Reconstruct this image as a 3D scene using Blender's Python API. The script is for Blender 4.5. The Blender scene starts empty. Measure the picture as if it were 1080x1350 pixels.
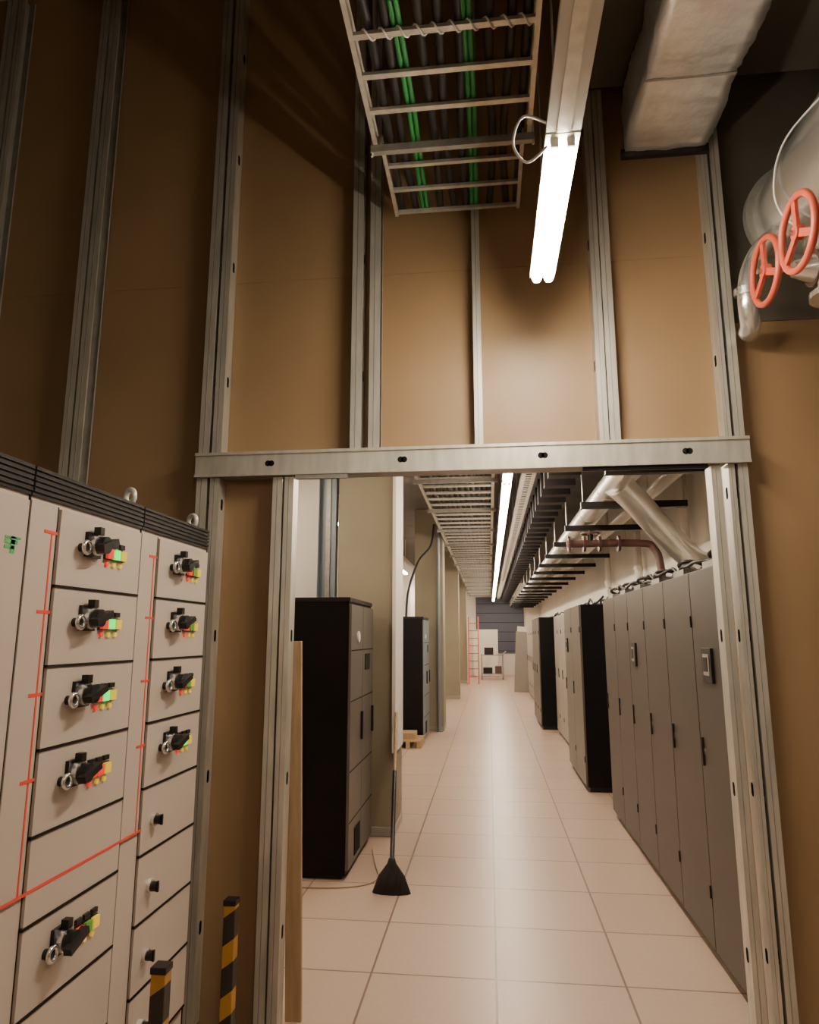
import bpy, math, random
from mathutils import Vector, Matrix
random.seed(4)
scene = bpy.context.scene

# ------------------------------------------------------------ materials
def mat(name, col, rough=0.5, metal=0.0, nscale=0, namt=0.0, bump=0.0, emis=None, estr=0, stretch=(1,1,1), col2=None, spec=0.5):
    m = bpy.data.materials.new(name); m.use_nodes = True
    nt = m.node_tree; b = nt.nodes['Principled BSDF']
    b.inputs['Base Color'].default_value = (*col, 1)
    b.inputs['Roughness'].default_value = rough
    b.inputs['Metallic'].default_value = metal
    b.inputs['Specular IOR Level'].default_value = spec
    if emis:
        b.inputs['Emission Color'].default_value = (*emis, 1)
        b.inputs['Emission Strength'].default_value = estr
    if nscale:
        tc = nt.nodes.new('ShaderNodeTexCoord'); mp = nt.nodes.new('ShaderNodeMapping')
        mp.inputs['Scale'].default_value = stretch
        n = nt.nodes.new('ShaderNodeTexNoise'); n.inputs['Scale'].default_value = nscale
        n.inputs['Detail'].default_value = 6
        r = nt.nodes.new('ShaderNodeValToRGB')
        c2 = col2 if col2 else tuple(c*(1-namt) for c in col)
        r.color_ramp.elements[0].position = 0.3; r.color_ramp.elements[1].position = 0.7
        r.color_ramp.elements[0].color = (*c2, 1); r.color_ramp.elements[1].color = (*col, 1)
        nt.links.new(tc.outputs['Object'], mp.inputs['Vector'])
        nt.links.new(mp.outputs['Vector'], n.inputs['Vector'])
        nt.links.new(n.outputs['Fac'], r.inputs['Fac'])
        nt.links.new(r.outputs['Color'], b.inputs['Base Color'])
        if bump:
            bp = nt.nodes.new('ShaderNodeBump'); bp.inputs['Strength'].default_value = bump
            bp.inputs['Distance'].default_value = 0.01
            nt.links.new(n.outputs['Fac'], bp.inputs['Height'])
            nt.links.new(bp.outputs['Normal'], b.inputs['Normal'])
    return m

def tile_mat():
    m = bpy.data.materials.new('raised_floor_tiles'); m.use_nodes = True
    nt = m.node_tree; b = nt.nodes['Principled BSDF']
    tc = nt.nodes.new('ShaderNodeTexCoord')
    br = nt.nodes.new('ShaderNodeTexBrick')
    br.offset = 0; br.squash = 1
    br.inputs['Scale'].default_value = 1
    br.inputs['Brick Width'].default_value = 0.6
    br.inputs['Row Height'].default_value = 0.6
    br.inputs['Mortar Size'].default_value = 0.006
    br.inputs['Mortar Smooth'].default_value = 0.2
    br.inputs['Color1'].default_value = (0.54, 0.395, 0.30, 1)
    br.inputs['Color2'].default_value = (0.50, 0.365, 0.28, 1)
    br.inputs['Mortar'].default_value = (0.20, 0.13, 0.095, 1)
    n = nt.nodes.new('ShaderNodeTexNoise'); n.inputs['Scale'].default_value = 40
    mx = nt.nodes.new('ShaderNodeMixRGB'); mx.blend_type = 'MULTIPLY'; mx.inputs['Fac'].default_value = 0.15
    nt.links.new(tc.outputs['Object'], br.inputs['Vector'])
    nt.links.new(tc.outputs['Object'], n.inputs['Vector'])
    nt.links.new(br.outputs['Color'], mx.inputs['Color1'])
    nt.links.new(n.outputs['Fac'], mx.inputs['Color2'])
    nt.links.new(mx.outputs['Color'], b.inputs['Base Color'])
    b.inputs['Roughness'].default_value = 0.33
    return m

def hazard_mat():
    m = bpy.data.materials.new('hazard_stripes'); m.use_nodes = True
    nt = m.node_tree; b = nt.nodes['Principled BSDF']
    tc = nt.nodes.new('ShaderNodeTexCoord'); mp = nt.nodes.new('ShaderNodeMapping')
    mp.inputs['Rotation'].default_value = (0, math.radians(35), 0)
    w = nt.nodes.new('ShaderNodeTexWave'); w.bands_direction = 'Z'; w.inputs['Scale'].default_value = 2.2
    r = nt.nodes.new('ShaderNodeValToRGB'); r.color_ramp.interpolation = 'CONSTANT'
    r.color_ramp.elements[0].color = (0.02, 0.015, 0.01, 1)
    r.color_ramp.elements[1].color = (0.42, 0.21, 0.03, 1); r.color_ramp.elements[1].position = 0.6
    nt.links.new(tc.outputs['Object'], mp.inputs['Vector']); nt.links.new(mp.outputs['Vector'], w.inputs['Vector'])
    nt.links.new(w.outputs['Fac'], r.inputs['Fac']); nt.links.new(r.outputs['Color'], b.inputs['Base Color'])
    return m

M = {}
M['kraft'] = mat('kraft_board', (0.315,0.202,0.103), 0.48, nscale=1.6, bump=0.05, col2=(0.25,0.157,0.078), stretch=(1,1,0.7))
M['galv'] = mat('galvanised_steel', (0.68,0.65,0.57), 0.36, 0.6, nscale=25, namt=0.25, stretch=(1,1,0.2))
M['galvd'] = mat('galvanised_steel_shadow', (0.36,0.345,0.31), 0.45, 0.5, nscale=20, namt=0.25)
M['hole'] = mat('punched_hole', (0.01,0.01,0.01), 0.9, spec=0.1)
M['floor'] = tile_mat()
M['ceil'] = mat('dark_ceiling', (0.06,0.05,0.038), 0.9, nscale=2, namt=0.4)
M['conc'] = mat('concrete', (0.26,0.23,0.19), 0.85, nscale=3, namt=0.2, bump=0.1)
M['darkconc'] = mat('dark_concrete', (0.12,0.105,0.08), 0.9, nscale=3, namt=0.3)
M['colm'] = mat('painted_column', (0.27,0.235,0.165), 0.7, nscale=2, namt=0.12)
M['white'] = mat('white_paint', (0.76,0.71,0.63), 0.6, nscale=1.5, namt=0.06)
M['corrc'] = mat('corridor_ceiling', (0.14,0.13,0.12), 0.8, nscale=2, namt=0.3)
M['mcc'] = mat('powder_coat_beige', (0.53,0.445,0.375), 0.42, nscale=1.2, namt=0.05)
M['mccframe'] = mat('powder_coat_frame', (0.58,0.50,0.425), 0.42)
M['blk'] = mat('black_plastic', (0.010,0.009,0.009), 0.4, spec=0.35)
M['blkpanel'] = mat('black_panel', (0.006,0.005,0.006), 0.5, nscale=5, namt=0.4, spec=0.15)
M['blkmetal'] = mat('black_rib', (0.022,0.02,0.019), 0.5, spec=0.3)
M['seam'] = mat('panel_gap', (0.015,0.012,0.01), 0.8, spec=0.1)
M['chrome'] = mat('satin_chrome', (0.75,0.74,0.72), 0.25, 0.9)
M['eye'] = mat('cast_eye_bolt', (0.75,0.73,0.68), 0.4, 0.3)
M['redline'] = mat('red_mimic_line', (0.80,0.06,0.035), 0.5)
M['red'] = mat('red_enamel', (0.58,0.095,0.05), 0.4)
M['redp'] = mat('red_button', (0.6,0.03,0.02), 0.35, emis=(1,0.03,0.02), estr=0.6)
M['yel'] = mat('yellow_button', (0.75,0.5,0.03), 0.35, emis=(1,0.7,0.05), estr=0.35)
M['grnlit'] = mat('green_lamp', (0.02,0.7,0.1), 0.3, emis=(0.02,1.0,0.10), estr=1.4)
M['grnoff'] = mat('green_lamp_off', (0.12,0.38,0.06), 0.3)
M['grnsign'] = mat('green_sticker', (0.08,0.45,0.15), 0.5)
M['grncable'] = mat('green_cable', (0.02,0.20,0.045), 0.5)
M['dkcable'] = mat('dark_cable', (0.025,0.023,0.022), 0.5, spec=0.3)
M['foil'] = mat('aluminium_foil', (0.90,0.88,0.84), 0.33, 0.72, nscale=9, namt=0.15, bump=1.0)
M['clad'] = mat('aluminium_cladding', (0.88,0.87,0.84), 0.24, 0.85, nscale=5, namt=0.10)
M['cladw'] = mat('corridor_cladding', (0.80,0.78,0.73), 0.3, 0.7, nscale=5, namt=0.12)
M['batten'] = mat('white_batten', (0.60,0.58,0.52), 0.45)
M['tube'] = mat('lit_tube_room', (1,1,1), 0.4, emis=(1.0,0.87,0.69), estr=200)
M['tubeb'] = mat('lit_tube_back', (1,1,1), 0.4, emis=(1.0,0.81,0.60), estr=88)
M['tubec'] = mat('lit_tube_corridor', (1,1,1), 0.4, emis=(1.0,0.83,0.64), estr=92)
M['cab'] = mat('grey_cabinet', (0.062,0.051,0.041), 0.45, nscale=2, namt=0.1, spec=0.35)
M['cabl'] = mat('light_cabinet', (0.30,0.27,0.235), 0.4)
M['cabm'] = mat('mid_grey_cabinet', (0.11,0.098,0.083), 0.42, spec=0.35)
M['wood'] = mat('plywood_edge', (0.42,0.28,0.15), 0.6, nscale=8, namt=0.3, stretch=(6,6,0.6))
M['blue'] = mat('dark_blue_panel', (0.075,0.08,0.115), 0.5)
M['bluegrey'] = mat('blue_grey_metal', (0.20,0.235,0.26), 0.45, 0.3)
M['maroon'] = mat('primer_pipe', (0.07,0.03,0.025), 0.5)
M['maroon2'] = mat('primer_pipe_valves', (0.10,0.045,0.035), 0.5)
M['purple'] = mat('dark_busbar', (0.012,0.009,0.011), 0.5, spec=0.3)
M['bristle'] = mat('bristle', (0.02,0.016,0.014), 0.9, nscale=60, namt=0.5, stretch=(1,1,0.1))
M['haz'] = hazard_mat()
M['wire'] = mat('white_wire', (0.75,0.73,0.68), 0.4)

# ------------------------------------------------------------ mesh builder
class B:
    def __init__(s): s.v=[]; s.f=[]; s.m=[]; s.mats=[]; s.sm=[]
    def mi(s, k):
        if k not in s.mats: s.mats.append(k)
        return s.mats.index(k)
    def add(s, vs, fs, k, smooth=False):
        o=len(s.v); s.v += [tuple(v) for v in vs]; i=s.mi(k)
        for f in fs: s.f.append([a+o for a in f]); s.m.append(i); s.sm.append(smooth)
    def box(s, x0,x1,y0,y1,z0,z1, k):
        v=[(x0,y0,z0),(x1,y0,z0),(x1,y1,z0),(x0,y1,z0),(x0,y0,z1),(x1,y0,z1),(x1,y1,z1),(x0,y1,z1)]
        s.add(v,[(3,2,1,0),(4,5,6,7),(0,1,5,4),(1,2,6,5),(2,3,7,6),(3,0,4,7)],k)
    def obox(s, p0, p1, w, h, k, up=(0,0,1)):
        p0=Vector(p0);p1=Vector(p1);d=(p1-p0).normalized();u=Vector(up)
        if abs(d.dot(u))>0.98: u=Vector((0,1,0))
        r=d.cross(u).normalized();u=r.cross(d).normalized()
        vs=[]
        for p in (p0,p1):
            for a,b in ((-1,-1),(1,-1),(1,1),(-1,1)):
                vs.append(p+r*(a*w/2)+u*(b*h/2))
        s.add(vs,[(0,1,2,3),(7,6,5,4),(0,4,5,1),(1,5,6,2),(2,6,7,3),(3,7,4,0)],k)
    def cyl(s, p0,p1,r,k,r2=None,n=20):
        s.tube([p0,p1],r,k,n=n,radii=[r, r if r2 is None else r2])
    def tube(s, pts, r, k, n=14, radii=None, sub=0):
        P=[Vector(p) for p in pts]
        if sub and len(P)>2:
            Q=[]
            for i in range(len(P)-1):
                a=P[max(i-1,0)];b=P[i];c=P[i+1];d=P[min(i+2,len(P)-1)]
                for j in range(sub):
                    t=j/sub
                    Q.append(0.5*((2*b)+(c-a)*t+(2*a-5*b+4*c-d)*t*t+(-a+3*b-3*c+d)*t**3))
            Q.append(P[-1]);P=Q
        N=len(P); rad=radii if radii and len(radii)==N else [r]*N
        t0=(P[1]-P[0]).normalized()
        a=Vector((0,0,1)) if abs(t0.z)<0.9 else Vector((1,0,0))
        nrm=t0.cross(a).normalized(); vs=[];fs=[]
        for i in range(N):
            t=(P[min(i+1,N-1)]-P[max(i-1,0)]).normalized()
            nrm=(nrm-t*nrm.dot(t)).normalized(); bn=t.cross(nrm)
            for j in range(n):
                an=2*math.pi*j/n
                vs.append(P[i]+(nrm*math.cos(an)+bn*math.sin(an))*rad[i])
        for i in range(N-1):
            for j in range(n):
                fs.append((i*n+j,i*n+(j+1)%n,(i+1)*n+(j+1)%n,(i+1)*n+j))
        s.add(vs,fs,k,True)
        s.add(vs[:n],[tuple(range(n))[::-1]],k); s.add(vs[-n:],[tuple(range(n))],k)
    def torus(s, c, axis, R, r, k, n=32, m=10):
        c=Vector(c);ax=Vector(axis).normalized()
        a=Vector((0,0,1)) if abs(ax.z)<0.9 else Vector((1,0,0))
        u=ax.cross(a).normalized();w=ax.cross(u);vs=[];fs=[]
        for i in range(n):
            t=2*math.pi*i/n;d=u*math.cos(t)+w*math.sin(t)
            for j in range(m):
                q=2*math.pi*j/m
                vs.append(c+d*(R+r*math.cos(q))+ax*(r*math.sin(q)))
        for i in range(n):
            for j in range(m):
                fs.append((i*m+j,((i+1)%n)*m+j,((i+1)%n)*m+(j+1)%m,i*m+(j+1)%m))
        s.add(vs,fs,k,True)
    def build(s, name, bevel=0):
        me=bpy.data.meshes.new(name); me.from_pydata(s.v,[],s.f)
        for k in s.mats: me.materials.append(M[k])
        for p,i,sm in zip(me.polygons,s.m,s.sm): p.material_index=i; p.use_smooth=sm
        me.update()
        ob=bpy.data.objects.new(name,me); scene.collection.objects.link(ob)
        import bmesh
        bm=bmesh.new(); bm.from_mesh(me); bmesh.ops.recalc_face_normals(bm, faces=bm.faces); bm.to_mesh(me); bm.free()
        if bevel:
            md=ob.modifiers.new('bevel','BEVEL'); md.width=bevel; md.segments=2; md.limit_method='ANGLE'; md.angle_limit=math.radians(50)
        return ob

# ------------------------------------------------------------ room shell
WY=2.95; BY=3.03   # stud face, board face
CT=3.894           # top of hangers under corridor ceiling
b=B(); b.box(-3.2,2.6,-3.0,30.2,-0.1,0,'floor'); b.build('floor')
b=B(); b.box(-3.2,2.6,-3.0,3.05,5.2,5.3,'ceil')
b.build('ceiling')
b=B(); b.box(-2.5,2.25,3.055,30.2,3.9,4.0,'corrc'); b.build('ceiling_corridor')
b=B(); b.box(-3.3,-3.2,-3.0,3.05,0,5.2,'conc'); b.build('wall_left')
b=B(); b.box(2.6,2.7,-3.0,3.05,0,5.2,'conc'); b.build('wall_right')
b=B(); b.box(-3.3,2.7,-3.1,-3.0,0,5.2,'conc'); b.build('wall_back')
b=B()
for (x0,x1) in ((-3.2,-2.52),(-2.52,-1.92),(-1.92,-1.27)):
    b.box(x0,x1-0.003,BY,BY+0.025,0,3.34,'kraft'); b.box(x0,x1-0.003,BY,BY+0.025,3.3415,5.2,'kraft')
b.box(-1.27,-0.93,BY,BY+0.025,0,2.40,'kraft')
for (x0,x1) in ((-1.27,-0.56),(-0.56,-0.02),(-0.02,0.57),(0.57,1.07)):
    b.box(x0,x1-0.003,BY,BY+0.025,2.40,3.34,'kraft'); b.box(x0,x1-0.003,BY,BY+0.025,3.3415,5.2,'kraft')
b.box(1.03,1.65,BY,BY+0.025,0,2.40,'kraft'); b.box(1.07,1.65,BY,BY+0.025,2.40,3.0,'kraft')
b.box(1.653,2.6,BY,BY+0.025,0,3.0,'kraft')
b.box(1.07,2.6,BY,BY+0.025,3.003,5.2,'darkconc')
b.build('wall_front')
b=B(); b.box(-2.5,-2.4,3.06,30.2,0,3.9,'white'); b.build('wall_corridor_left')
b=B(); b.box(2.15,2.25,3.06,30.2,0,3.9,'white'); b.build('wall_corridor_right')
b=B(); b.box(-2.4,2.15,30.0,30.2,0,3.9,'white')
b.box(-0.55,1.5,29.96,30.0,0.9,3.3,'blue')
for i in range(6): b.box(-0.55,1.5,29.95,29.96,1.0+i*0.4,1.02+i*0.4,'seam')
b.build('wall_corridor_end')
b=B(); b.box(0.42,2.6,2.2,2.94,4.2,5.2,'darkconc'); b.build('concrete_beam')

# ------------------------------------------------------------ studs
def cstud(x0,x1,z0,z1,web='L',name='metal_stud',holes=True):
    b=B(); t=0.0016; y0=WY; y1=BY-0.001
    b.box(x0,x1,y0,y0+t,z0,z1,'galv')
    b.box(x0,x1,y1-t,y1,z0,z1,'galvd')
    w=x1-x0
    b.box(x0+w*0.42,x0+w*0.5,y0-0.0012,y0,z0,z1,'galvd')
    xw = x0 if web=='L' else x1-t
    b.box(xw,xw+t,y0+t,y1-t,z0,z1,'galv')
    xo = x1-t if web=='L' else x0
    b.box(xo,xo+t,y0+t,y0+0.010,z0,z1,'galv'); b.box(xo,xo+t,y1-0.010,y1-t,z0,z1,'galv')
    if holes:
        z=z0+0.35
        while z<z1-0.2:
            e=-0.0004
            xa = xw+e; xb=xw+t-e
            yc=(y0+y1)/2
            b.cyl((xa,yc,z),(xb,yc,z),0.012,'hole',n=14)
            b.box(xa,xb,yc-0.012,yc+0.012,z,z+0.03,'hole'); b.cyl((xa,yc,z+0.03),(xb,yc,z+0.03),0.012,'hole',n=14)
            z+=0.6
    return b.build(name)
cstud(-2.60,-2.54,0.04,5.14,'R')
cstud(-2.53,-2.49,0.04,5.14,'L')
cstud(-2.03,-1.985,0.04,5.14,'R')
cstud(-1.975,-1.925,0.04,5.14,'L')
cstud(-1.335,-1.285,0.04,5.14,'R')
cstud(-1.27,-1.225,0.04,5.14,'R')
cstud(-0.97,-0.925,0.04,2.32,'L')
cstud(-0.915,-0.872,0.04,2.32,'R')
cstud(-0.615,-0.565,2.44,5.14,'R')
cstud(-0.530,-0.48,2.44,5.14,'L')
cstud(-0.045,-0.008,2.44,5.14,'R')
cstud(0.50,0.540,2.44,4.2,'L')
cstud(0.545,0.59,2.44,4.2,'L')
cstud(0.955,0.995,0.04,2.32,'L')
cstud(1.025,1.052,0.04,5.14,'L')
cstud(1.065,1.105,0.04,5.14,'L')
cstud(1.66,1.70,0.04,3.0,'L')
cstud(2.26,2.30,0.04,3.0,'L')
# header
b=B()
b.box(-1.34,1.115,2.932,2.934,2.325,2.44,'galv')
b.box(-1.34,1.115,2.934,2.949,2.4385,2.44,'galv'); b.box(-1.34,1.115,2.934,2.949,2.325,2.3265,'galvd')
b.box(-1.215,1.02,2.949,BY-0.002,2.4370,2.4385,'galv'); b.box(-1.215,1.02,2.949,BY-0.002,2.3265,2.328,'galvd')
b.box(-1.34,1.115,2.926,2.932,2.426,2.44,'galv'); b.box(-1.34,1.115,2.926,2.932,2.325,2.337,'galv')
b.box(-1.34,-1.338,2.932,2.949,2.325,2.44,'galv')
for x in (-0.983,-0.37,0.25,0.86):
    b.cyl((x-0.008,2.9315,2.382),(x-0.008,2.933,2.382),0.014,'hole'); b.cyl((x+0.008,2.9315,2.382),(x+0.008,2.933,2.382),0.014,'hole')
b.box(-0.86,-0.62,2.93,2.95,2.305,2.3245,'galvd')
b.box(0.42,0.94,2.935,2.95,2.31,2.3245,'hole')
b.build('door_header_track')
for (x0,x1) in ((-3.19,-0.872),(0.955,2.59)):
    b=B(); b.box(x0,x1,WY-0.003,BY,0,0.002,'galv'); b.box(x0,x1,WY-0.005,WY-0.003,0,0.04,'galv'); b.build('floor_track')
b=B(); b.box(-3.19,0.42,WY-0.005,WY-0.003,5.14,5.199,'galv'); b.box(-3.19,0.42,WY-0.003,BY,5.197,5.199,'galv'); b.build('ceiling_track')

# ------------------------------------------------------------ motor control centre (left)
def mcc():
    b=B(); X=-1.10; H=1.94
    secs=[(2.044,2.566),(1.505,2.044),(0.965,1.505),(0.43,0.965)]
    for si,(y0,y1) in enumerate(secs):
        b.box(X-0.55,X-0.004,y0+0.002,y1-0.002,0.1,H,'mccframe')
        b.box(X-0.53,X-0.03,y0+0.01,y1-0.01,0,0.1,'blk')
        b.box(X-0.55,X+0.002,y0+0.003,y1-0.003,H,H+0.008,'blk')
        for i in range(5):
            z=H+0.010+i*0.0135
            b.box(X-0.55,X+0.006,y0+0.004,y1-0.004,z,z+0.009,'blkmetal')
        b.box(X-0.545,X+0.0,y0+0.006,y1-0.006,H+0.008,H+0.072,'blk')
        b.box(X-0.004,X-0.001,y1-0.003,y1+0.003,0.1,H,'seam')
        b.box(X-0.004,X,y0+0.006,y0+0.108,0.12,H-0.01,'mcc')
        b.box(X-0.003,X+0.0005,y0+0.108,y0+0.112,0.12,H-0.01,'seam')
        if si>=2:
            b.box(X-0.004,X+0.004,y0+0.12,y1-0.008,0.14,H-0.015,'mcc')
            continue
        ya=y0+0.116; yb=y1-0.01
        yl=y0+0.092
        b.box(X,X+0.0012,yl-0.0025,yl+0.0025,1.006,1.865,'redline')
        for row in range(8):
            zt=1.925-row*0.2; zb=zt-0.2
            if zb<0.1: break
            b.box(X-0.004,X+0.006,ya,yb,zb+0.006,zt,'mcc')
            b.box(X-0.003,X+0.009,ya-0.006,yb,zb-0.001,zb+0.006,'seam')
            if row<4:
                b.box(X,X+0.0013,yl-0.03,yl+0.022,zt-0.068,zt-0.060,'redline')
            full = (row<4) or (si==1 and row in (5,))
            yh=ya+0.145; zh=zt-0.075; F=X+0.006
            if full:
                b.box(F,F+0.010,yh-0.034,yh+0.034,zh-0.034,zh+0.034,'blk')
                b.cyl((F+0.010,yh,zh),(F+0.026,yh,zh),0.029,'chrome')
                b.cyl((F+0.026,yh,zh),(F+0.048,yh,zh),0.024,'blk')
                b.obox((F+0.050,yh-0.038,zh-0.012),(F+0.050,yh+0.036,zh+0.014),0.022,0.018,'blk')
                b.box(F+0.01,F+0.03,yh-0.010,yh+0.010,zh+0.028,zh+0.050,'blk')
                b.torus((F+0.02,yh-0.052,zh-0.012),(1,0,0),0.016,0.0055,'chrome',n=20,m=8)
                b.cyl((F,yh-0.052,zh-0.012),(F+0.018,yh-0.052,zh-0.012),0.012,'blk')
                gl = (si==1 and row<3) or (si==0 and row==3)
                cols=['redp' , 'grnlit' if gl else ('redp' if row==3 else 'grnoff'),'yel']
                for q,c in enumerate(cols):
                    yy=yh+0.078+q*0.036; zz=zh-0.014; hw=0.0165
                    b.box(F,F+0.006,yy-hw,yy+hw,zz-hw,zz+hw,'blk')
                    b.box(F+0.006,F+0.015,yy-hw*.85,yy+hw*.85,zz-hw*.85,zz+hw*.85,c)
                    b.box(F,F+0.008,yy-0.013,yy+0.013,zz+0.021,zz+0.034,'blk')
                    b.cyl((F,yy,zz-0.030),(F+0.006,yy,zz-0.030),0.007,'yel' if q else 'redp')
            elif si==0:
                b.cyl((F,ya+0.075,zh-0.03),(F+0.012,ya+0.075,zh-0.03),0.020,'chrome')
                b.cyl((F+0.012,ya+0.075,zh-0.03),(F+0.028,ya+0.075,zh-0.03),0.015,'blk')
                b.box(F+0.028,F+0.034,ya+0.071,ya+0.079,zh-0.046,zh-0.014,'blk')
    b.box(X+0.0062,X+0.0078,0.97,2.16,1.003,1.010,'redline')
    for i,(za,zb) in enumerate(((1.825,1.830),(1.812,1.822),(1.800,1.808))):
        b.box(X+0.004,X+0.0052,1.425,1.478-i*0.01,za,zb,'grnsign')
    b.box(X+0.004,X+0.0052,1.445,1.46,1.79,1.83,'grnsign')
    for y in (2.03,2.50,1.0):
        b.cyl((X-0.04,y,H+0.07),(X-0.04,y,H+0.085),0.018,'eye')
        b.torus((X-0.04,y,H+0.104),(0.5,1,0),0.022,0.009,'eye')
    b.build('motor_control_center')
mcc()

# ------------------------------------------------------------ hazard posts, plank, broom
def hpost(x,y,h,lean=0):
    b=B()
    b.obox((x,y,0.03),(x+lean,y+0.02,h),0.045,0.045,'haz')
    b.box(x-0.09,x+0.09,y-0.09,y+0.09,0,0.03,'blk'); b.box(x-0.05,x+0.05,y-0.05,y+0.05,0.03,0.05,'blk')
    b.obox((x+lean,y+0.02,h),(x+lean*1.02,y+0.02,h+0.02),0.05,0.05,'blk')
    b.build('hazard_striped_post',0.003)
hpost(-0.985,2.70,0.60,-0.01); hpost(-0.98,2.12,0.62,-0.01)
b=B(); b.obox((-0.85,3.12,0.012),(-0.885,3.085,1.58),0.07,0.02,'wood',up=(0,1,0)); b.build('wooden_plank',0.002)
b=B()
P0=Vector((-0.65,4.66,0.17)); P1=Vector((-0.775,5.78,0.98))
b.tube([P0,P1],0.013,'wood'); b.tube([P0,P0+(P1-P0)*0.55],0.015,'blk')
vs=[];n=12
for (z,w,d) in ((0.0,0.125,0.045),(0.10,0.085,0.04),(0.17,0.03,0.025),(0.20,0.02,0.02)):
    for q in range(n):
        a=2*math.pi*q/n; vs.append((-0.65+w*math.cos(a),4.64+d*math.sin(a)+z*0.08,z+0.001))
fs=[]
for i in range(3):
    for q in range(n): fs.append((i*n+q,i*n+(q+1)%n,(i+1)*n+(q+1)%n,(i+1)*n+q))
fs.append(tuple(range(n))); fs.append(tuple(range(3*n,4*n)))
b.add(vs,fs,'bristle',True)
b.build('broom')
b=B(); b.tube([(-0.92,5.5,0.006),(-0.85,5.2,0.006),(-0.78,4.9,0.006),(-0.84,4.75,0.006),(-1.0,4.68,0.006),(-1.25,4.66,0.006),(-1.6,4.7,0.006)],0.004,'wood',sub=6,n=8); b.build('floor_cable')

# ------------------------------------------------------------ room luminaire row
def luminaire(x,y0,y1,z,tube,name='fluorescent_luminaire',w=0.10,rods=True,top=5.199):
    b=B()
    vs=[]
    for y in (y0,y1):
        for (a,c) in ((-w/2,0),(w/2,0),(w/2,0.02),(w*0.3,0.06),(-w*0.3,0.06),(-w/2,0.02)):
            vs.append((x+a,y,z+c))
    b.add(vs,[(0,1,2,3,4,5),(11,10,9,8,7,6)]+[(i,(i+1)%6,6+(i+1)%6,6+i) for i in range(6)],'batten')
    if tube:
        for s_ in (-1,1):
            b.cyl((x+s_*w*0.24,y0+0.03,z-0.018),(x+s_*w*0.24,y1-0.03,z-0.018),w*0.19,tube,n=12)
            for yy in (y0+0.015,y1-0.03):
                b.box(x+s_*w*0.24-0.012,x+s_*w*0.24+0.012,yy,yy+0.015,z-0.03,z,'batten')
    else:
        b.box(x-w*0.2,x+w*0.2,y0,y1,z-0.004,z,'galv')
    if rods:
        for yy in (y0+0.15,y1-0.15): b.cyl((x,yy,z+0.06),(x,yy,top),0.004,'galv',n=8)
    return b.build(name)
luminaire(0.246,1.80,2.62,3.05,'tube')
luminaire(0.246,0.40,1.79,3.05,None,'lighting_trunking')
luminaire(0.246,-0.85,0.39,3.05,'tubeb')
luminaire(-1.5,-2.4,-1.2,3.05,'tubeb')
b=B()
b.tube([(0.20,1.80,3.09),(0.13,1.78,3.10),(0.10,1.80,3.03),(0.14,1.82,2.98),(0.20,1.81,3.02)],0.004,'wire',sub=6,n=8)
b.build('power_cord')

# ------------------------------------------------------------ cable ladder in room
b=B(); Z=3.58
for x in (-0.42,0.20):
    b.box(x-0.003,x+0.003,0.2,2.46,Z,Z+0.06,'galv'); b.box(x-0.009,x+0.009,0.2,2.46,Z-0.003,Z,'galv'); b.box(x-0.009,x+0.009,0.2,2.46,Z+0.06,Z+0.063,'galv')
for x in (-0.395,0.175):
    b.box(x-0.003,x+0.003,2.44,2.92,Z,Z+0.05,'galv'); b.box(x-0.008,x+0.008,2.44,2.92,Z-0.003,Z,'galv')
y=0.25
while y<2.40:
    b.box(-0.417,0.197,y-0.011,y+0.011,Z+0.002,Z+0.016,'galv'); y+=0.168
for y in (2.58,2.74,2.905): b.box(-0.392,0.172,y-0.009,y+0.009,Z+0.002,Z+0.016,'galv')
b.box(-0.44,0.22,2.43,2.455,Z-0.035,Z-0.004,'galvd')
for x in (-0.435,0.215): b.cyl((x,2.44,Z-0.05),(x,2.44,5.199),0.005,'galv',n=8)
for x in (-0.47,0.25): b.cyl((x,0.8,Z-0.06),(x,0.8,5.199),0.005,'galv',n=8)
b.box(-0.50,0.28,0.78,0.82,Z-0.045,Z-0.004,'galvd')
pts=[]
for i in range(90):
    t=i/89; a=t*2*math.pi*10
    pts.append((-0.40+0.58*t,1.93+0.019*math.cos(a),Z+0.009+0.015*math.sin(a)))
b.tube(pts,0.0035,'wire',n=6)
b.build('cable_ladder')
b=B()
for i in range(10):
    x=-0.37+i*0.06
    if i in (2,6): continue
    pts=[(x+random.uniform(-.012,.012),yy,Z+0.033+random.uniform(0,.008)) for yy in (0.2,0.8,1.4,2.0,2.5,2.93)]
    b.tube(pts,0.016,'dkcable',n=8,sub=4)
for x in (-0.262,-0.03):
    for o in (-0.01,0.01):
        b.tube([(x+o,0.2,Z+0.03),(x+o+0.01,0.9,Z+0.032),(x+o-0.008,1.6,Z+0.03),(x+o+.004,2.3,Z+0.034),(x+o,2.93,Z+0.03)],0.010,'grncable',n=8,sub=4)
b.build('cable_bundle')

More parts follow.
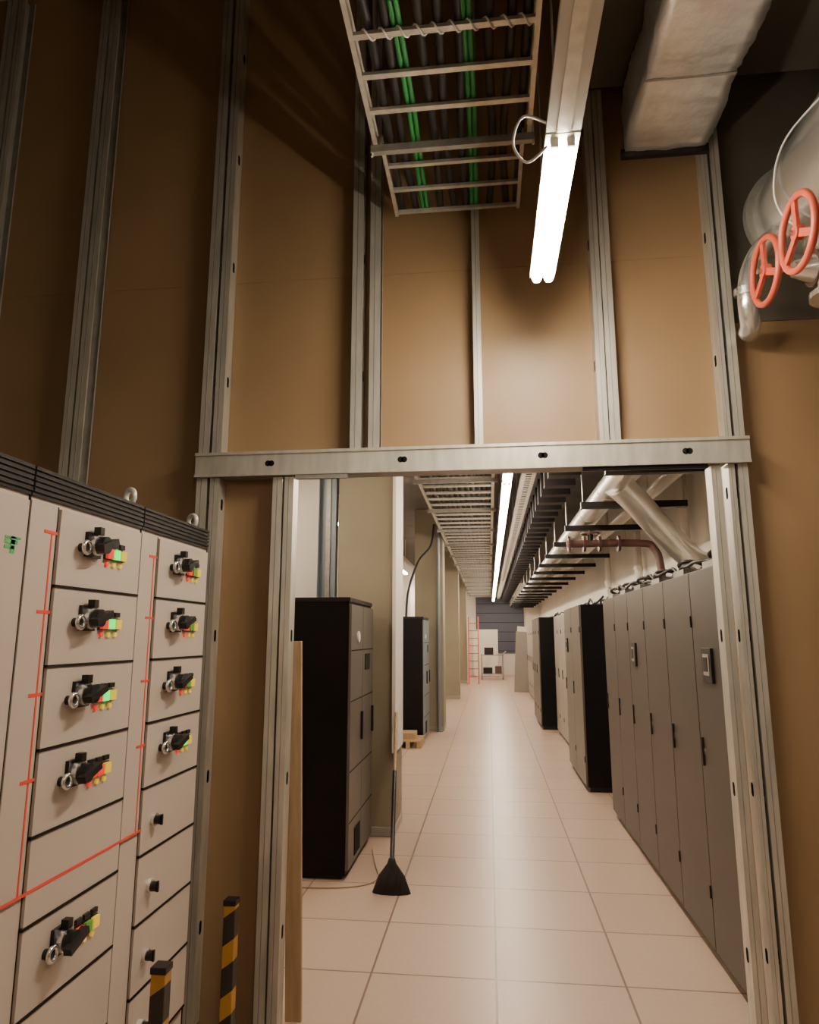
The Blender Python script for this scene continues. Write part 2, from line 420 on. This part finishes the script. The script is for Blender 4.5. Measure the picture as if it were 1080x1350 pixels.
# ------------------------------------------------------------ foil duct
b=B()
x0,x1,z0,z1=0.68,1.03,3.83,4.08
NS=110
ys=[0.2+i*(2.735/(NS-1)) for i in range(NS)]
prof=[]
for k in range(9): prof.append((x0+(x1-x0)*k/8,z0,1))
for k in range(1,6): prof.append((x1,z0+(z1-z0)*k/6,0))
for k in range(9): prof.append((x1-(x1-x0)*k/8,z1,0))
for k in range(1,6): prof.append((x0,z1-(z1-z0)*k/6,0))
N=len(prof); vs=[]; fs=[]
for i,yy in enumerate(ys):
    seg=((yy-0.2)%0.46)/0.46
    sag=0.024*math.sin(math.pi*seg)
    for (px,pz,bt) in prof:
        cx=(px-(x0+x1)/2)/((x1-x0)/2)
        dz=random.uniform(-.0065,.0065)-(sag*(1-cx*cx*0.6) if bt else 0)
        vs.append((px+random.uniform(-.004,.004)+0.016*cx*math.sin(math.pi*seg),yy,pz+dz))
for i in range(NS-1):
    for j in range(N): fs.append((i*N+j,i*N+(j+1)%N,(i+1)*N+(j+1)%N,(i+1)*N+j))
fs.append(tuple(range(N))); fs.append(tuple(range((NS-1)*N,NS*N)))
b.add(vs,fs,'foil',True)
b.box(x0-.02,x1+.02,2.915,2.94,z0-.03,z0+.01,'blk')
for yy in (0.66,1.12,1.58,2.04,2.5): b.box(x0-.004,x1+.004,yy-0.006,yy+0.006,z0-.006,z0-.002,'galvd')
for x in (x0-.025,x1+.025): b.cyl((x,1.0,z0-.03),(x,1.0,5.199),.004,'galv',n=8)
b.box(x0-.04,x1+.04,0.985,1.015,z0-.05,z0-.026,'galvd')
b.build('foil_insulated_duct')

# ------------------------------------------------------------ pipes and valves (right)
b=B()
PX,PZ,PR=1.44,3.44,0.235
b.tube([(PX,-0.5,PZ),(PX,2.94,PZ)],PR,'clad',n=48)
for yy in (0.3,1.1,1.9,2.62): b.tube([(PX,yy,PZ),(PX,yy+0.03,PZ)],PR+.006,'clad',n=48)
b.cyl((PX,2.0,PZ+PR-.01),(PX,2.0,5.199),.007,'galv',n=8); b.cyl((PX,0.6,PZ+PR-.01),(PX,0.6,5.199),.007,'galv',n=8)
b.tube([(PX,2.90,PZ),(PX,2.935,PZ)],PR+0.03,'galvd',n=48)
b.build('insulated_pipe')
def valve(x,y,z,top,name='gate_valve'):
    b=B()
    b.torus((x,y,z),(1,0,0),0.125,0.0125,'red',n=40)
    b.cyl((x-0.012,y,z),(x+0.015,y,z),0.026,'red')
    for k in range(3):
        a=math.radians(90+120*k)
        b.obox((x,y,z),(x,y+0.122*math.cos(a),z+0.122*math.sin(a)),0.026,0.012,'red',up=(1,0,0))
    b.cyl((x-0.03,y,z),(x+0.10,y,z),0.010,'chrome')
    b.cyl((x+0.10,y,z),(x+0.17,y,z),0.03,'clad',r2=0.055)
    b.cyl((x+0.17,y,z),(x+0.19,y,z),0.07,'maroon2')
    b.cyl((x+0.25,y,z-0.11),(x+0.25,y,z+0.11),0.065,'clad')
    for zz in (-0.12,0.10): b.cyl((x+0.25,y,z+zz),(x+0.25,y,z+zz+0.022),0.095,'clad')
    b.cyl((x+0.19,y,z),(x+0.25,y,z),0.055,'clad')
    b.cyl((x+0.25,y,z+0.12),(x+0.25,y,top),0.05,'clad')
    b.build(name)
valve(1.085,2.55,2.985,3.24); valve(1.065,2.23,2.945,3.24)
b=B()
b.tube([(1.335,2.55,2.862),(1.335,2.55,0.001)],0.042,'clad',n=20)
b.tube([(1.335,2.55,1.40),(1.335,2.55,1.43)],0.065,'clad',n=20)
b.build('riser_pipe')
b=B()
b.tube([(1.27,2.80,3.30),(1.19,2.81,3.23),(1.14,2.82,3.13),(1.125,2.83,3.03),(1.132,2.85,2.96),(1.152,2.90,2.92),(1.155,2.945,2.91)],0.042,'clad',sub=6,n=20)
b.tube([(1.125,2.825,3.06),(1.125,2.83,3.03)],0.055,'clad',n=20)
b.build('branch_pipe')
b=B()
b.tube([(1.315,2.23,2.822),(1.30,2.232,2.80),(1.25,2.235,2.79),(1.19,2.225,2.775),(1.145,2.20,2.74),(1.135,2.13,2.68),(1.155,2.05,2.61),(1.21,1.98,2.53),(1.34,1.92,2.38),(1.42,1.90,2.1),(1.42,1.90,1.0),(1.42,1.90,0.001)],0.046,'clad',sub=6,n=20)
b.tube([(1.137,2.12,2.672),(1.145,2.095,2.65)],0.055,'clad',n=20)
b.build('branch_pipe')
b=B()
b.tube([(1.24,2.2,3.50),(1.12,2.35,3.40),(1.09,2.42,3.25),(1.12,2.42,3.12),(1.22,2.4,3.05),(1.3,2.4,3.24)],0.0035,'wire',sub=6,n=8)
b.build('sensor_wire')

# ------------------------------------------------------------ corridor : columns
for i,y in enumerate((5.85,12.2,18.5,24.8)):
    b=B(); b.box(-1.31,-0.80,y,y+0.5,0,3.899,'colm'); b.box(-1.315,-0.795,y-0.005,y+0.505,0,0.08,'cabl'); b.build('concrete_column',0.01)
b=B(); b.box(-0.815,-0.795,5.80,5.845,0.66,3.89,'white'); b.box(-0.794,-0.786,5.80,6.30,0.66,3.89,'white'); b.build('lit_column_side')  # light on the column's side face, painted as white strips
b=B(); b.box(-2.4,-1.50,6.0,6.08,0,3.899,'white'); b.build('partition_panel')
b=B(); b.box(-1.49,-1.33,5.9,5.93,0,3.9,'bluegrey'); b.box(-1.49,-1.485,5.84,5.9,0,3.899,'bluegrey'); b.box(-1.335,-1.33,5.84,5.9,0,3.899,'bluegrey'); b.box(-1.43,-1.39,5.89,5.9,0,3.899,'galvd'); b.build('metal_upright')
b=B(); b.tube([(-0.95,12.1,3.6),(-1.0,12.0,3.2),(-1.2,11.8,2.9),(-1.35,11.6,2.4),(-1.37,11.4,1.93)],0.02,'dkcable',sub=6,n=10); b.build('hanging_cable')
b=B(); b.cyl((-0.88,12.13,0),(-0.88,12.13,3.899),0.03,'bluegrey'); b.cyl((-0.88,12.13,0),(-0.88,12.13,0.02),0.06,'bluegrey'); b.build('standpipe')

def lcab(x0,x1,y0,y1,h,name='server_cabinet',side='cabm'):
    b=B()
    b.box(x0,x1-0.02,y0,y1,0.03,h,'blkpanel'); b.box(x0+.03,x1-.05,y0+.03,y1-.03,0,0.03,'blk')
    b.box(x0-0.005,x1-0.01,y0-0.005,y1+.005,h-0.03,h,'blk')
    n=2; w=(y1-y0)/n
    for i in range(n):
        b.box(x1-0.02,x1,y0+i*w+0.004,y0+(i+1)*w-0.004,0.06,h-0.05,side)
        b.box(x1,x1+0.018,y0+(i+1)*w-0.06,y0+(i+1)*w-0.035,0.85,1.05,'blk')
        for zz in (0.35,0.68,1.15,1.5): b.box(x1-0.001,x1+0.002,y0+i*w+0.01,y0+(i+1)*w-0.01,zz,zz+0.008,'seam')
    b.cyl((x1,y0+0.25,1.6),(x1+0.012,y0+0.25,1.6),0.04,'white')
    b.box(x1,x1+0.006,y0+0.55,y0+0.75,1.35,1.47,'blk')
    b.box(x1,x1+0.006,y0+0.2,y0+0.4,0.1,0.28,'seam')
    b.build(name,0.004)
lcab(-1.78,-0.97,4.82,5.74,1.88)
lcab(-1.80,-1.03,10.96,11.9,1.92,side='bluegrey')
b=B()
for i in range(3): b.box(-1.40+i*0.16,-1.34+i*0.16,10.3,10.9,0.0,0.09,'wood')
for i in range(4): b.box(-1.42,-1.02,10.3+i*0.155,10.3+i*0.155+0.1,0.09,0.112,'wood')
b.box(-1.36,-1.12,10.4,10.75,0.112,0.2,'wood')
b.build('wooden_pallet')

def rcab(x,xd,y0,y1,h,nd,body,name='switchgear_cabinet',sidek=None,handles=()):
    b=B(); sk=sidek or body
    b.box(x+0.02,xd,y0,y1,0.05,h,sk); b.box(x+.04,xd-.02,y0+.02,y1-.02,0,0.05,'blk')
    w=(y1-y0)/nd
    for i in range(nd):
        a=y0+i*w+0.005;c=y0+(i+1)*w-0.005
        b.box(x,x+0.02,a,c,0.06,h-0.01,body)
        b.cyl((x-0.004,c-0.05,1.02),(x,c-0.05,1.02),0.015,'chrome')
        b.box(x-0.012,x,c-0.055,c-0.045,0.95,1.09,'blk')
        for zz in (0.3,h-0.3): b.box(x-0.008,x,a,a+0.012,zz,zz+0.06,'blk')
    for (hy,hz) in handles:
        b.box(x-0.015,x,hy-0.075,hy+0.075,hz-0.085,hz+0.085,'blk')
        b.box(x-0.018,x-0.015,hy-0.045,hy+0.045,hz-0.05,hz+0.055,'cabl')
        b.box(x-0.022,x-0.018,hy-0.03,hy+0.03,hz-0.03,hz+0.04,'blk')
    b.build(name,0.003)
rcab(1.09,1.95,3.30,6.75,1.95,6,'cab',handles=((3.63,1.46),(5.4,1.47)))
rcab(0.98,1.9,7.68,9.2,1.95,2,'cabm',sidek='blkpanel',handles=((8.9,1.5),))
rcab(1.13,1.95,9.35,12.3,1.95,5,'cabl')
rcab(0.88,1.9,12.6,14.4,1.95,3,'cabm',sidek='blkpanel')
rcab(1.1,1.95,14.8,20.5,1.95,9,'cabl')
b=B()
for ln in range(4):
    pts=[]; y=3.35
    while y<6.7:
        pts.append((1.14+ln*0.06+random.uniform(-.03,.03),y,1.975+abs(random.gauss(0,.04)))); y+=0.14
    b.tube(pts,0.010,'dkcable',n=7,sub=3)
for i in range(6):
    y=3.5+i*0.575
    b.box(1.12,1.45,y,y+0.22,1.951,1.985,'galvd')
    b.torus((1.2,y+0.11,2.01),(0.2,0.3,1),0.07,0.012,'dkcable',n=20,m=6)
    b.box(1.5,1.9,y-0.1,y+0.3,1.951,2.02,'cabl')
b.build('cable_loops')
b=B()
for ln in range(3):
    pts=[]; y=7.75
    while y<14.3:
        pts.append((1.25+ln*0.07+random.uniform(-.03,.03),y,1.975+abs(random.gauss(0,.03)))); y+=0.2
    b.tube(pts,0.012,'dkcable',n=7,sub=3)
b.build('cable_loops')

# corridor lights
y=3.6
while y<29:
    luminaire(0.205,y,y+1.42,3.10,'tubec',w=0.095,top=CT); y+=1.5
for y in (4.0,8.6,14.8,21.0,26.0):  # added fill lamps, brighten the white partition and the left bays
    luminaire(-1.95,y,y+1.42,3.10,'tubec',w=0.085,top=CT)
def cladder(x0,x1,z,y0,y1,step,rail,rung,name,cables=0,h=0.08):
    b=B()
    for x in (x0,x1): b.box(x-0.006,x+0.006,y0,y1,z,z+h,rail); b.box(x-.018,x+.018,y0,y1,z-.003,z,rail)
    y=y0+0.05
    while y<y1: b.box(x0,x1,y-0.04,y+0.04,z+0.004,z+0.022,rung); y+=step
    y=y0+0.6
    while y<y1:
        b.box(x0-0.05,x1+0.05,y-0.02,y+0.02,z-0.045,z-0.004,'galvd')
        for x in (x0-0.035,x1+0.035): b.cyl((x,y,z-0.05),(x,y,CT),0.005,'galv',n=6)
        y+=1.8
    for i in range(cables):
        xx=x0+0.05+(x1-x0-0.1)*i/max(cables-1,1)
        b.tube([(xx+random.uniform(-.01,.01),yy,z+0.06+random.uniform(0,.015)) for yy in (y0,y0+(y1-y0)*.3,y0+(y1-y0)*.6,y1)],0.036,'dkcable',n=7,sub=3)
    b.build(name)
cladder(-0.76,0.08,3.33,3.2,29.8,0.38,'galv','galv','cable_ladder',12)
b=B(); b.box(0.36,0.50,3.2,29.8,3.20,3.203,'galv'); b.box(0.36,0.363,3.2,29.8,3.203,3.26,'galv'); b.box(0.497,0.50,3.2,29.8,3.203,3.26,'galv')
y=3.3
while y<20:
    b.box(0.40,0.46,y,y+0.04,3.1992,3.2001,'seam'); y+=0.1
y=4.0
while y<29: b.cyl((0.43,y,3.2),(0.43,y,CT),.005,'galv',n=6); y+=1.8
b.build('perforated_cable_tray')
b=B()
b.box(0.58,0.62,3.2,29.8,3.12,3.24,'purple'); b.box(0.78,0.82,3.2,29.8,3.12,3.24,'purple')
y=3.5
while y<29.5:
    b.box(0.56,0.84,y,y+0.16,3.02,3.27,'purple'); b.box(0.555,0.845,y-0.008,y,3.015,3.275,'purple')
    b.box(0.60,0.80,y+0.16,y+0.412,3.10,3.11,'maroon')
    y+=0.42
y=3.9
while y<29:
    b.cyl((0.70,y,3.2),(0.70,y,CT),.006,'galv',n=6); y+=1.8
b.build('busbar_trunking')
b=B(); b.tube([(1.10,3.2,2.92),(1.10,29.9,2.92)],0.10,'cladw',n=24)
y=3.8
while y<29: b.tube([(1.10,y,2.92),(1.10,y+.03,2.92)],0.104,'cladw',n=24); y+=1.2
b.tube([(1.12,5.9,2.90),(1.28,6.05,2.80),(1.55,6.35,2.60),(1.95,6.8,2.35),(2.14,6.95,2.3)],0.12,'cladw',n=24,sub=5)
b.build('insulated_pipe')
b=B(); b.tube([(1.36,3.2,3.1),(1.36,29.9,3.1)],0.07,'cladw',n=20)
b.tube([(1.62,3.2,3.0),(1.62,29.9,3.0)],0.06,'white',n=20); b.build('insulated_pipe')
b=B()
y=4.9
while y<29:
    b.box(0.86,1.80,y,y+0.06,2.755,2.815,'blk')
    for x in (0.88,1.78): b.cyl((x,y+0.03,2.8),(x,y+0.03,CT),.006,'galv',n=6)
    y+=1.35
b.build('pipe_support_brackets')
b=B(); 
b.tube([(0.85,7.4,2.58),(1.6,7.4,2.58),(1.75,7.4,2.52),(1.8,7.35,2.3),(1.8,7.3,1.6),(1.8,7.3,0.001)],0.04,'maroon2',sub=4)
for x in (0.86,1.02,1.18,1.38): b.cyl((x,7.4,2.58),(x+0.025,7.4,2.58),0.085,'maroon')
b.cyl((1.10,7.4,2.58),(1.10,7.4,2.68),0.03,'blk'); b.torus((1.10,7.4,2.69),(0,0,1),0.09,0.012,'maroon2')
b.cyl((1.10,7.4,2.68),(1.10,7.4,2.73),0.012,'blk')
b.build('valve_manifold')
for (x,y) in ((2.05,7.3),(2.05,5.2),(2.05,9.6),(2.05,12.0)):
    b=B(); b.cyl((x,y,0),(x,y,CT),0.05,'white'); b.cyl((x,y,2.5),(x,y,2.54),0.065,'white'); b.build('vertical_pipe')

# far end objects
b=B()
for x in (-0.72,-0.38): b.obox((x,24.2,0),(x,24.65,2.3),0.04,0.07,'red')
for i in range(8): b.obox((-0.72,24.2+0.05+i*0.055,0.25+i*0.26),(-0.38,24.2+0.05+i*0.055,0.25+i*0.26),0.04,0.03,'red')
b.build('red_ladder')
b=B()
for x in (-0.3,0.5):
    for y in (26.6,27.2): b.cyl((x,y,0.06),(x,y,0.95),0.02,'galvd'); b.torus((x,y,0.05),(1,0,0),0.035,0.015,'blk',n=16,m=8)
for z in (0.2,0.9): b.box(-0.33,0.53,26.57,27.23,z,z+0.03,'cabl')
b.box(-0.2,0.15,26.7,27.0,0.93,1.2,'blk'); b.box(0.2,0.45,26.7,27.1,0.23,0.5,'maroon2'); b.box(-0.25,0.1,26.7,27.1,0.23,0.45,'blk')
b.tube([(0.5,26.6,0.95),(0.62,26.6,1.05),(0.62,27.2,1.05),(0.5,27.2,0.95)],0.015,'galvd')
b.build('service_cart')
b=B(); b.box(-0.65,0.35,28.6,28.66,0.05,1.9,'white'); 
for x in (-0.6,0.28): b.box(x,x+0.04,28.4,28.9,0,0.05,'galvd')
b.build('whiteboard')
b=B(); b.obox((0.95,20.9,0),(1.05,20.9,1.75),0.5,0.05,'cabl',up=(0,1,0)); b.obox((0.9,21.0,0),(1.05,21.0,1.9),0.4,0.04,'white',up=(0,1,0)); b.build('leaning_panels')

# ------------------------------------------------------------ camera, world
cam=bpy.data.cameras.new('camera'); co=bpy.data.objects.new('camera',cam); scene.collection.objects.link(co)
co.location=(0,0,1.6); co.rotation_euler=(math.radians(100.4),0,math.radians(6.57))
cam.lens=23.92; cam.sensor_width=36; cam.sensor_fit='AUTO'; cam.clip_end=100; cam.clip_start=0.05
scene.camera=co
w=bpy.data.worlds.new('world'); scene.world=w; w.use_nodes=True
w.node_tree.nodes['Background'].inputs[0].default_value=(0.9,0.75,0.6,1); w.node_tree.nodes['Background'].inputs[1].default_value=0.03
